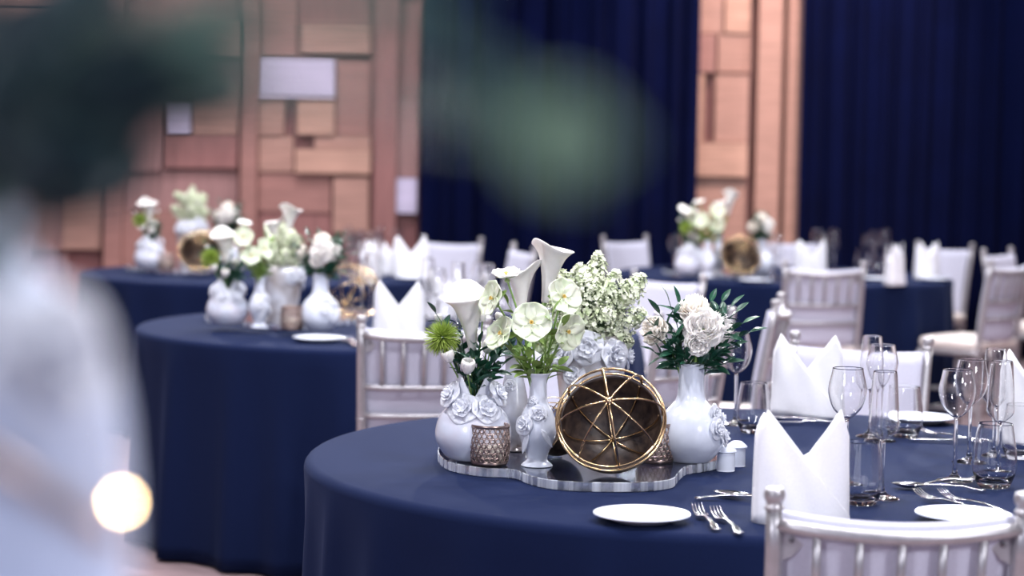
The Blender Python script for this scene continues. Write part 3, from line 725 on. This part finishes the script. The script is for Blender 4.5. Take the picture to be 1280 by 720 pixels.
# ------------------------------------------------------------------ flowers
def stem_to(root, a, b, r, m, sag=.25, name='stem', r2=None):
    a = Vector(a); b = Vector(b); mid = a.lerp(b, .5); mid += Vector((-(b - a).x, -(b - a).y, 0)) * sag * .6
    pts = spline([a, mid, b], 6); n = len(pts)
    return MB().add(tube(pts, [r + ((r2 or r) - r) * i / (n - 1) for i in range(n)], 8)).build(name, m, root), (pts[-1] - pts[-2]).normalized()
def start(g, dx=0, dy=0):
    """foot of a stem inside the vase of group g"""
    return G[g][0] + Vector((dx, dy, .02))
MOUTH = {'round': .15, 'slender': .185, 'grey': .205, 'big': .24, 'bottle': .2}
RM = {'round': .020, 'slender': .012, 'grey': .012, 'big': .045, 'bottle': .018}
def flower_root(g, name, label, cat, head, group):
    base = G[g][0]; h = Vector(head) - base; hz = MOUTH[g]
    k = Vector((h.x, h.y, 0)); k = k.normalized() * min(RM[g], k.length * .4) if k.length > 1e-4 else k
    foot = base + k + Vector((0, 0, hz - .035))
    t = thing(name, label, cat, foot, 0, group); reg(g, t); return t, foot
def calla(g, head, axis, L, R, label, roll=0, curl=.35, group=None):
    t, foot = flower_root(g, 'calla_lily', label, 'flower', head, group)
    h = Vector(head) - foot; ax = Vector(axis).normalized()
    stem_to(t, (0, 0, 0), h - ax * L * .0, .0042, M['stem'], .2, r2=.005)
    Mx = frame(h, ax, roll)
    def fn(u, v):
        a = 2 * PI * 1.06 * u + .15; r = .0075 + R * (.34 * v + .66 * v ** 2.4); tipw = max(0, math.cos(a)) ** 3
        z = L * v + L * .28 * tipw * v ** 3 - R * .45 * max(0, v - .8) * 5 * (1 - tipw) * .5
        r += R * .25 * tipw * v ** 4 + R * .12 * math.sin(a * 3) * v ** 3
        ov = 1 - .035 * u; r += R * .22 * v ** 9
        return (r * ov * math.cos(a) * (1 - .25 * v ** 2 * (math.cos(a) < 0)), r * ov * math.sin(a), z - curl * L * .25 * v ** 4 * tipw)
    MB().add(sheet(grid(fn, 28, 14), .0012), Mx).build('spathe', M['cream'] if R < .024 else M['petal'], t)
    MB().add(lathe(sprof([(0, L * .2), (.004, L * .25), (.0042, L * .7), (0, L * .82)], 3), 10), Mx).build('spadix', M['yellow'], t)
def hellebore(g, head, d, r, label, group=None, m='pale_green', bud=.35, bract=True):
    t, foot = flower_root(g, 'hellebore', label, 'flower', head, group)
    h = Vector(head) - foot; d = Vector(d).normalized()
    stem_to(t, (0, 0, 0), h - d * .004, .0022, M['stem'], .3)
    b = MB(); Mx = frame(h, d, random.uniform(0, 1.2))
    for k in range(5):
        b.add(sheet(petal(r, r * 1.25, bud + random.uniform(-.06, .06), .12, .015, .55, 6, 7, .45), .0008), Mx @ Matrix.Rotation(2 * PI * k / 5, 4, 'Z') @ Matrix.Translation((.002, 0, 0)))
    b.build('petals', M[m], t)
    c = MB(); 
    for k in range(14):
        a = 2 * PI * k / 14; c.add(tube([(0, 0, .001), (.004 * math.cos(a), .004 * math.sin(a), .009)], [.0004, .0009], 4), Mx)
    c.build('stamens', M['yellow'], t)
    if bract:
        c = MB()
        for k in range(5): c.add(leafvf(r * .95, r * .42, .25, -.15), Mx @ Matrix.Translation((0, 0, -.006)) @ Matrix.Rotation(2 * PI * k / 5 + .5, 4, 'Z') @ Matrix.Rotation(random.uniform(-.2, .3), 4, 'Y'))
        c.build('bract', M['bract'], t)
def peony(g, head, d, r, label, group=None, m='petal'):
    t, foot = flower_root(g, 'white_peony', label, 'flower', head, group)
    h = Vector(head) - foot; d = Vector(d).normalized(); stem_to(t, (0, 0, 0), h - d * r * .3, .003, M['stem'], .25)
    b = MB(); Mx = frame(h - d * r * .35, d, random.uniform(0, 6))
    for n, s, cup, cr in ((8, 1.0, .45, .25), (8, .95, .85, .15), (7, .82, 1.35, .1), (6, .66, 1.9, .0), (5, .48, 2.5, .0)):
        for k in range(n):
            b.add(sheet(petal(r * s / math.sqrt(1 + cup * cup * .35), r * s * 1.05, cup * .75, cr, .045, .3, 6, 6, .5, random.uniform(0, 6)), .0008),
                  Mx @ Matrix.Rotation(2 * PI * (k + random.uniform(-.25, .25)) / n, 4, 'Z') @ Matrix.Rotation(random.uniform(-.18, .18), 4, 'Y'))
    b.build('petals', M[m], t)
def rosebud(g, head, d, r, label, group=None):
    t, foot = flower_root(g, 'lisianthus_bud', label, 'flower', head, group)
    h = Vector(head) - foot; d = Vector(d).normalized(); stem_to(t, (0, 0, 0), h, .0016, M['stem'], .3)
    b = MB(); Mx = frame(h, d, 0)
    for n, s in ((3, .75), (4, .95), (4, 1.0)):
        for k in range(n):
            def fn(u, v, s=s):
                a = (u - .5) * 1.7; rr = r * s * (.25 + .75 * math.sin(PI * (.08 + v * .62))); return (rr * math.cos(a), rr * math.sin(a), r * 2.0 * v * (1.05 - .1 * s))
            b.add(sheet(grid(fn, 5, 6), .0007), Mx @ Matrix.Rotation(2 * PI * (k + s) / n, 4, 'Z'))
    b.build('petals', M['petal'], t)
    c = MB()
    for k in range(5): c.add(leafvf(r * 1.3, r * .35, .2, -.6), Mx @ Matrix.Rotation(2 * PI * k / 5, 4, 'Z') @ Matrix.Rotation(-.6, 4, 'Y'))
    c.build('calyx', M['bract'], t)
def bristle(g, head, r, label):
    t, foot = flower_root(g, 'dianthus', label, 'flower', head, None)
    h = Vector(head) - foot; stem_to(t, (0, 0, 0), h, .0025, M['leaf'], .3); b = MB()
    for q in icorad(420):
        q = (q + Vector((random.uniform(-.15, .15),) * 3)).normalized(); s = r * random.uniform(.85, 1.05); side = q.orthogonal().normalized()
        b.add(tube([h + q * r * .25, h + q * s * .7 + side * r * .05, h + q * s + side * r * .02 - Vector((0, 0, r * .05))], [.0011, .0010, .0003], 4, False))
    b.build('bristles', M['lime'], t)
def panicle(g, head, d, L, r, label, group, n=210):
    t, foot = flower_root(g, 'lilac_sprig', label, 'flower', head, group)
    h = Vector(head) - foot; d = Vector(d).normalized(); stem_to(t, (0, 0, 0), h - d * L * .5, .0028, M['floretg'], .3)
    Mx = frame(h - d * L * .5, d, 0); b = MB(); s = MB()
    s.add(tube([Mx @ Vector((0, 0, 0)), Mx @ Vector((0, 0, L * .95))], [.0025, .001], 6))
    for i in range(n):
        v = (i + .5) / n; a = i * 2.39996; rr = r * math.sin(PI * (.12 + .86 * v)) ** .7 * random.uniform(.45, 1.05); z = L * v
        p = Mx @ Vector((rr * math.cos(a), rr * math.sin(a), z)); dd = (p - (Mx @ Vector((0, 0, z * .8)))).normalized() + Vector((random.uniform(-.5, .5), random.uniform(-.5, .5), random.uniform(-.3, .5)))
        if i % 2 == 0: s.add(tube([Mx @ Vector((0, 0, z * .85)), p], .0006, 3, False))
        k = random.uniform(.8, 1.25)
        if random.random() < .62:
            F_ = frame(p, dd, random.uniform(0, 6))
            for j in range(4):
                b.add(petal(.0058 * k, .0054 * k, .25, .1, 0, .4, 2, 2, .5), F_ @ Matrix.Rotation(PI / 2 * j, 4, 'Z'))
        else:
            b.add(lathe([(0, -.0024 * k), (.0022 * k, -.001 * k), (.0026 * k, .001 * k), (0, .0034 * k)], 6), frame(p, dd, 0))
    b.build('florets', M['floret'], t); s.build('branching_stem', M['floretg'], t)
def sprig(g, tip, label, group, n=7, L=.042, W=.014, m='leaf', name='ruscus_sprig', bend=.3):
    t, foot = flower_root(g, name, label, 'foliage', tip, group)
    h = Vector(tip) - foot; mid = h * .5 + Vector((-h.x * .2, -h.y * .2, h.z * .08)); pts = spline([Vector((0, 0, 0)), mid, h], 8)
    MB().add(tube(pts, [.0017 - .0010 * i / (len(pts) - 1) for i in range(len(pts))], 6)).build('stem', M[m], t)
    b = MB()
    for k in range(n):
        i = int((len(pts) - 2) * (.35 + .65 * (k + 1) / n)); p = pts[i]; d = (pts[i + 1] - pts[i - 1]).normalized(); side = d.orthogonal().normalized()
        side = Matrix.Rotation(k * 2.4, 3, d) @ side
        dr = (d * (.9 if k == n - 1 else .65) + side * (.1 if k == n - 1 else .75)).normalized()
        b.add(leafvf(L * random.uniform(.75, 1.1), W, .3, .18), frame(p, d.cross(side), 0) @ Matrix.Identity(4) if False else Matrix.Translation(p) @ dr.to_track_quat('X', 'Z').to_matrix().to_4x4() @ Matrix.Rotation(random.uniform(-.8, .8), 4, 'X'))
    b.build('leaves', M[m], t)
A = lambda g, px, py, dy=0.0: at(px, py, G[g][0].y + dy)
# round vase: calla, lime dianthus, lisianthus, dark leaves
g = 'round'
calla(g, A(g, 591, 438, 0), (-.12, -.08, 1), .118, .038, 'large open white calla lily in the round vase ' + AT, roll=2.6)
bristle(g, A(g, 553, 422, -.02), .041, 'lime green bristly round dianthus in the round vase ' + AT)
for px, py, r, dy, d, lb in ((562, 452, .014, -.03, (-.3, -.4, 1), 'white lisianthus bud just under the lime dianthus '), (584, 466, .015, -.04, (.1, -.4, 1), 'white lisianthus bud over the round vase collar '),
                         (603, 402, .008, 0, (0, 0, 1), 'small closed lisianthus bud right of the open calla '), (549, 402, .008, .02, (-.2, 0, 1), 'small closed lisianthus bud above the lime dianthus '),
                         (608, 440, .014, .02, (.3, -.5, .8), 'white lisianthus flower among dark leaves below the open calla '), (622, 400, .008, .01, (.3, 0, 1), 'pointed pale bud at the right of the round vase bouquet ')):
    rosebud(g, A(g, px, py, dy), d, r, lb + AT)
for i, (px, py, dy, *w_) in enumerate([(541, 385, .01, 'pointing highest on the left'), (570, 388, .03, 'beside the open calla'), (600, 425, -.02), (628, 432, 0), (566, 430, .03), (590, 445, -.04), (615, 452, -.03), (640, 425, .03, 'reaching furthest right'), (608, 462, -.02), (575, 440, 0), (630, 455, .02), (598, 470, -.04)]):
    sprig(g, A(g, px, py, dy), 'leafy sprig ' + (' '.join(w_) + ' ' if w_ else '') + 'in the round vase ' + AT, 'dark leaf sprigs in the round vase ' + AT, 8, .036, .014)
# slender vase: hellebores
g = 'slender'
for px, py, dy, d, r, mm, lb in ((633, 345, .02, (-.1, -.25, 1), .028, 'petal', 'highest white hellebore seen from the side '), (617, 374, 0, (-.8, -.5, .3), .036, 'pale_green', 'pale green hellebore facing left below the highest one '),
        (664, 404, -.03, (.05, -1, .35), .040, 'pale_green', 'largest pale green hellebore facing the camera '), (628, 418, -.02, (-.7, -.5, .4), .036, 'pale_green', 'pale hellebore low left in the slender bouquet '),
        (703, 372, .01, (.5, -.8, .4), .038, 'pale_green', 'pale hellebore before the lilac, upper right '), (708, 414, -.01, (.6, -.7, -.1), .038, 'pale_green', 'star-shaped pale hellebore, lowest on the right '),
        (680, 428, .02, (.1, -1, .1), .024, 'pale_green', 'small half-hidden hellebore just above the slender vase ')):
    hellebore(g, A(g, px, py, dy), d, r, lb + AT, None, mm)
for i, (px, py, dy) in enumerate([(632, 374, 0), (692, 388, -.03), (650, 425, -.03), (702, 405, -.03), (640, 440, 0), (690, 448, -.02), (662, 445, -.03), (675, 455, 0), (647, 452, -.01), (655, 462, -.02), (700, 455, .01), (684, 440, .02)]):
    sprig(g, A(g, px, py, dy), 'fresh green hellebore leaf spray in the slender vase ' + AT, 'green leaf sprays in the slender vase ' + AT, 6, .036, .017, 'bract', 'leaf_spray')
# grey vase behind: two callas
g = 'grey'
calla(g, A(g, 653, 392, 0), (-.1, .0, 1), .095, .030, 'half-open white calla lily behind the hellebores ' + AT, roll=1.2)
calla(g, A(g, 681, 378, .01), (.14, -.08, 1), .125, .034, 'tallest curled white calla lily above the hellebores ' + AT, roll=2.9, curl=.7)
for (px, py) in ((640, 430), (652, 440), (632, 425)):
    sprig(g, A(g, px, py, 0), 'dark leafy sprig in the grey slender vase ' + AT, 'dark sprigs in the grey slender vase ' + AT, 6, .034, .016)
# big vase: lilac
g = 'big'
LIL = [(747, 343, 0, (0, 0, 1), .10, .026, 'topmost'), (714, 362, -.01, (-.5, 0, .7), .10, .034, 'upper left'), (736, 374, -.05, (-.1, -.3, 1), .10, .042, 'front upper middle'), (764, 366, -.02, (.2, -.1, 1), .10, .036, 'upper right'),
       (790, 362, .01, (.6, 0, .8), .085, .028, 'highest right'), (784, 400, 0, (.8, -.2, .4), .09, .034, 'furthest right'), (752, 404, -.05, (.2, -.6, .5), .09, .044, 'front centre'), (722, 396, -.04, (-.3, -.4, .5), .09, .040, 'front left'),
       (772, 425, -.01, (.6, -.3, -.1), .07, .030, 'lowest right'), (698, 348, .01, (-.7, 0, .5), .08, .022, 'furthest left'), (738, 426, -.04, (0, -.8, .2), .07, .034, 'lowest middle'), (704, 392, .03, (-.5, .2, .6), .09, .034, 'rear left'),
       (760, 388, .03, (.2, .3, 1), .11, .040, 'rear centre'), (728, 352, -.02, (-.2, -.1, 1), .08, .030, 'left of the topmost')]
for px, py, dy, d, L, r, w_ in LIL:
    panicle(g, A(g, px, py, dy), d, L, r, 'white lilac cluster, ' + w_ + ', in the tall vase ' + AT, 'lilac clusters in the tall vase ' + AT)
# bottle vase: peonies and ruscus
g = 'bottle'
for px, py, dy, d, r, mm, lb in ((880, 408, -.03, (.0, -1, .45), .046, 'petal', 'largest white peony at the front of the bottle vase '), (868, 384, .0, (-.1, -.5, 1), .036, 'cream', 'white peony on top of the bottle vase bouquet '),
        (899, 408, .0, (.8, -.6, .5), .036, 'petal', 'white peony facing right in the bottle vase '), (816, 413, .0, (-.9, -.6, .3), .034, 'cream', 'white half-open peony furthest left in the bottle vase '),
        (872, 430, -.04, (-.1, -.9, -.1), .030, 'petal', 'lowest white peony hanging over the bottle vase neck ')):
    peony(g, A(g, px, py, dy), d, r, lb + AT, None, mm)
for i, (px, py, dy, *w_) in enumerate([(835, 372, .0, 'highest on the left'), (848, 376, .03, 'upright left of centre'), (822, 388, 0, 'arching left over the peony'), (808, 398, -.02, 'furthest left'), (925, 385, .02, 'high on the right'), (943, 412, 0, 'furthest right'), (918, 378, .03), (905, 372, .04, 'highest right of the peonies'), (890, 372, .04, 'upright behind the peonies'), (934, 400, 0), (828, 428, -.03), (850, 440, -.03), (905, 440, -.01), (890, 446, -.02), (920, 430, .01), (838, 410, -.03), (860, 446, -.03), (845, 420, .02), (815, 438, 0), (878, 452, -.03), (912, 452, 0), (832, 448, 0)]):
    sprig(g, A(g, px, py, dy), 'ruscus sprig ' + (' '.join(w_) + ' ' if w_ else '') + 'in the bottle vase ' + AT, 'dark ruscus sprigs in the bottle vase ' + AT, 8, .040, .014)
# ------------------------------------------------------------------ clones on the other tables
bpy.context.view_layer.update()
def clone(g, where, p, rz=0.0, sc=1.0):
    base, items = G[g]; new = []
    for o in items:
        c = copy_tree(o); d = Matrix.Rotation(rz, 3, 'Z') @ (Vector(o.location) - base) * sc
        c.location = Vector(p) + d; c.rotation_euler = (0, 0, o.rotation_euler[2] + rz); c.scale = (sc,) * 3
        c['label'] = o['label'].replace(AT, where)
        if 'group' in o: c['group'] = o['group'].replace(AT, where)
        new.append(c)
    return new
W2 = 'on the middle table'; W3 = 'on the far left table'; W4 = 'on the far right table'
vz = VZ
clone('tray', W2, on(365, 402, TRAYZ)); clone('tray', W3, on(235, 337, TRAYZ)); clone('tray', W4, on(905, 343, TRAYZ), .0)
clone('round', W2, on(284, 406, vz), .2, .95); clone('slender', W2, on(324, 409, vz), 1.0, .95)
clone('big', W2, on(354, 405, vz), 2.2, .86); clone('votive', W2, on(365, 412, vz)); clone('bottle', W2, on(400, 412, vz), -.5, .98)
o2 = clone('orb', W2, on(440, 402, vz), .5)[0]; o2['label'] = 'open gold wire orb right of the bottle vase on the middle table'
bpy.data.objects.remove([c for c in o2.children_recursive if c.name.startswith('mottled_shell')][0]); clone('grey', W2, on(338, 400, vz), .4, .95)
clone('round', W3, on(187, 336, vz), .6, 1.0); clone('votive', W3, on(208, 337, vz)); clone('big', W3, on(238, 333, vz), .9, 1.0); clone('orb', W3, on(250, 341, vz), .3); clone('bottle', W3, on(283, 336, vz), -.7)
clone('round', W4, on(862, 344, vz), .9, 1.0); clone('slender', W4, on(884, 346, vz), -.6); clone('grey', W4, on(897, 342, vz), .5); clone('orb', W4, on(926, 345, vz), .2); clone('bottle', W4, on(950, 343, vz), .9, .95)
# settings on the other tables
T = TABLES
# middle table
napkin(on(498, 425, CZ), .05, 'white folded napkin standing right behind the spindled middle chair', None, 1.0)
napkin(on(553, 398, CZ), .5, 'white napkin at the back of the middle table left of the big calla', None, .95)
napkin(on(588, 400, CZ), -.4, 'white napkin at the back of the middle table behind the big calla', None, .95)
napkin(on(703, 404, CZ), -.8, 'white napkin on the middle table behind the lilac tips', None, 1.0)
plate(on(398, 427, CZ), 'white side plate before the bottle vase on the middle table')
fork(on(434, 430, CZ), .3, 'fork right of the side plate on the middle table, left one'); fork(on(441, 430, CZ), .3, 'fork right of the side plate on the middle table, right one')
gl2 = [(545, 412), (534, 400), (558, 418), (600, 402), (609, 410), (617, 398), (640, 415), (572, 408), (527, 417), (452, 396), (463, 392), (626, 404)]
for i, (x, y) in enumerate(gl2):
    (wine, flute, tumbler)[i % 3](on(x, y, CZ), ('clear wine glass', 'clear champagne flute', 'clear stemless tumbler')[i % 3] + ' among the glasses at the back of the middle table', 'glasses at the back of the middle table')
# far left table
napkin(on(513, 347, CZ), .1, 'broad white napkin standing left of the white-lit far chair', None, 1.05)
napkin(on(461, 350, CZ), 1.2, 'narrow white napkin standing among glasses on the far left table', None, 1.0)
napkin(on(487, 344, CZ), .9, 'white napkin just left of the broad one on the far left table', None, .85)
plate(on(516, 350, CZ) , 'white side plate under the broad napkin on the far left table').location.z += .0
gl3 = [(438, 345), (446, 340), (452, 347), (455, 338), (466, 341), (470, 347), (474, 338), (480, 344), (443, 350), (494, 338), (434, 338), (500, 341)]
for i, (x, y) in enumerate(gl3):
    (wine, wine, flute, tumbler)[i % 4](on(x, y, CZ), ('clear wine glass', 'clear wine glass', 'clear champagne flute', 'clear stemless tumbler')[i % 4] + ' in the cluster on the far left table', 'clustered glasses on the far left table')
# far right table
napkin(on(1013, 347, CZ), .1, 'white two-peaked napkin on the far right table behind the spindled chair', None, 1.0)
napkin(on(1118, 356, CZ), 1.0, 'white napkin on the far right table, left of the pair by the edge', None, 1.05)
napkin(on(1158, 349, CZ), .6, 'white napkin on the far right table, right of the pair by the edge', None, 1.0)
plate(on(944, 353, CZ), 'white side plate at the front edge of the far right table')
plate(on(1096, 351, CZ), 'white side plate left of the pair of far right napkins')
plate(on(1168, 351, CZ) , 'white side plate behind the rightmost far napkin')
fork(on(969, 354, CZ), 1.2, 'fork right of the front-edge plate on the far right table')
gl4 = [(1021, 335), (1042, 338), (1030, 342), (1078, 338), (1092, 336), (1106, 338), (1085, 344), (1098, 345), (966, 345), (972, 349), (843, 346), (1110, 344)]
for i, (x, y) in enumerate(gl4):
    (wine, flute, wine, tumbler)[i % 4](on(x, y, CZ), ('clear wine glass', 'clear champagne flute', 'clear wine glass', 'clear stemless tumbler')[i % 4] + ' standing on the far right table', 'glasses on the far right table')
# ------------------------------------------------------------------ blurred foreground bouquet by the lens
pz = at(-58, 700, .80)
t = thing('pedestal', 'slim white plinth under the blurred foreground vase', 'plinth', (pz.x, pz.y, 0))
MB().add(boxvf(-.11, .11, -.11, .11, 0, 1.18)).build('shaft', M['white'], t, False)
MB().add(boxvf(-.125, .125, -.125, .125, 1.18, 1.205)).build('cap', M['white'], t, False)
PF = [(0, 0), (.045, 0), (.055, .006), (.066, .035), (.068, .060), (.067, .090), (.062, .125), (.050, .149), (.032, .167), (.024, .180), (.026, .198)]
fv = thing('foreground_vase', 'large blurred white vase filling the lower left corner near the lens', 'vase', (pz.x, pz.y, 1.2055))
outer = sprof(PF, 5)
MB().add(lathe(outer + [(max(.001, r - .003), z) for r, z in reversed(outer[4:])] + [(0, .01)], 64)).build('vessel', M['matt_vase'], fv)
for az, z, s in ((55, .135, 41), (20, .14, 42)): stick(fv, PF, az, z, .026, s)
pts = [( .0675 * math.cos(a), .0675 * math.sin(a), .155 - .05 * k) for k, a in [(i / 14, math.radians(-130 + 110 * i / 14)) for i in range(15)]]
pts = [(math.cos(math.radians(-130 + 110 * i / 14)) * (surf(PF, .155 - .09 * i / 14) + .002), math.sin(math.radians(-130 + 110 * i / 14)) * (surf(PF, .155 - .09 * i / 14) + .002), .155 - .09 * i / 14) for i in range(15)]
MB().add(tube(pts, .0045, 8)).build('relief_band', M['votive'], fv)
gw = at(152, 628, .76); gp = gw - Vector(fv.location)
gn = (Vector((0, 0, H)) - gw).normalized() + (Vector((2.9, -0.2, 2.9)) - gw).normalized()
MB().add(lathe([(0, -.0003), (.0016, -.0003), (.0018, 0), (.0016, .0003), (0, .0003)], 20), frame(gp, gn)).build('gold_glint_facet', M['glint_gold'], fv, False)  # tiny gold mirror added and angled to send a softbox glint to the lens
MB().add(tube([gp, gp + Vector((-.004, .003, .012)), Vector((.055, -.03, gp.z + .02))], .0004, 5)).build('added_glint_thread', M['glint_gold'], fv)  # added only to carry the glint mirror
ft = Vector(fv.location) + Vector((0, 0, .14))
def fg_leaf(name, tip_list, m, label, L, W, group=None):
    r = thing(name, label, 'foliage', ft, 0, group); b = MB(); s = MB()
    for (px, py, Y, dx, dz) in tip_list:
        p = at(px, py, Y) - ft; d = Vector((dx, -.2, dz)).normalized(); a = p - d * L * .5
        s.add(tube(spline([Vector((0, 0, 0)), (a * .5) + Vector((0, 0, .04)), a], 6), .0012, 6))
        b.add(sheet(leafvf(L, W, .25, .15), .0006), Matrix.Translation(a) @ d.to_track_quat('X', 'Y').to_matrix().to_4x4() @ Matrix.Rotation(.3, 4, 'X'))
    s.build('stem', M['leaf'], r); b.build('leaves', M[m], r); return r
DK = []
for i in range(26):
    a = i * 2.4; q = math.sqrt((i + .5) / 26); DK.append((62 + 112 * q * math.cos(a), 122 + 112 * q * math.sin(a), .60 + random.uniform(0, .16), random.uniform(-1, 1), random.uniform(-1, .8)))
DK += [(200, 85, .6, 1, -.1), (225, 110, .62, 1, -.3)]
fg_leaf('foreground_leaves', DK, 'shaded_leaf', 'dark blurred leaves in the upper left corner near the lens', .050, .030)
fg_leaf('foreground_branch', [(715, 150, .44, 1, -.35), (730, 178, .45, 1, -.1), (690, 200, .44, .8, -.6)], 'soft_green', 'blurred light green leaf spray in the upper middle', .019, .011)
fg_leaf('foreground_branch', [(600, 105, .44, 1, -.35), (650, 150, .45, 1, -.5)], 'sage', 'faint blurred sage leaves left of the light green spray', .022, .009)
fg_leaf('foreground_branch', [(330, 0, .45, 1, -.1), (480, 2, .46, 1, .1), (260, 45, .5, .9, -.8)], 'sage', 'blurred sage leaf spray along the top edge', .038, .014)
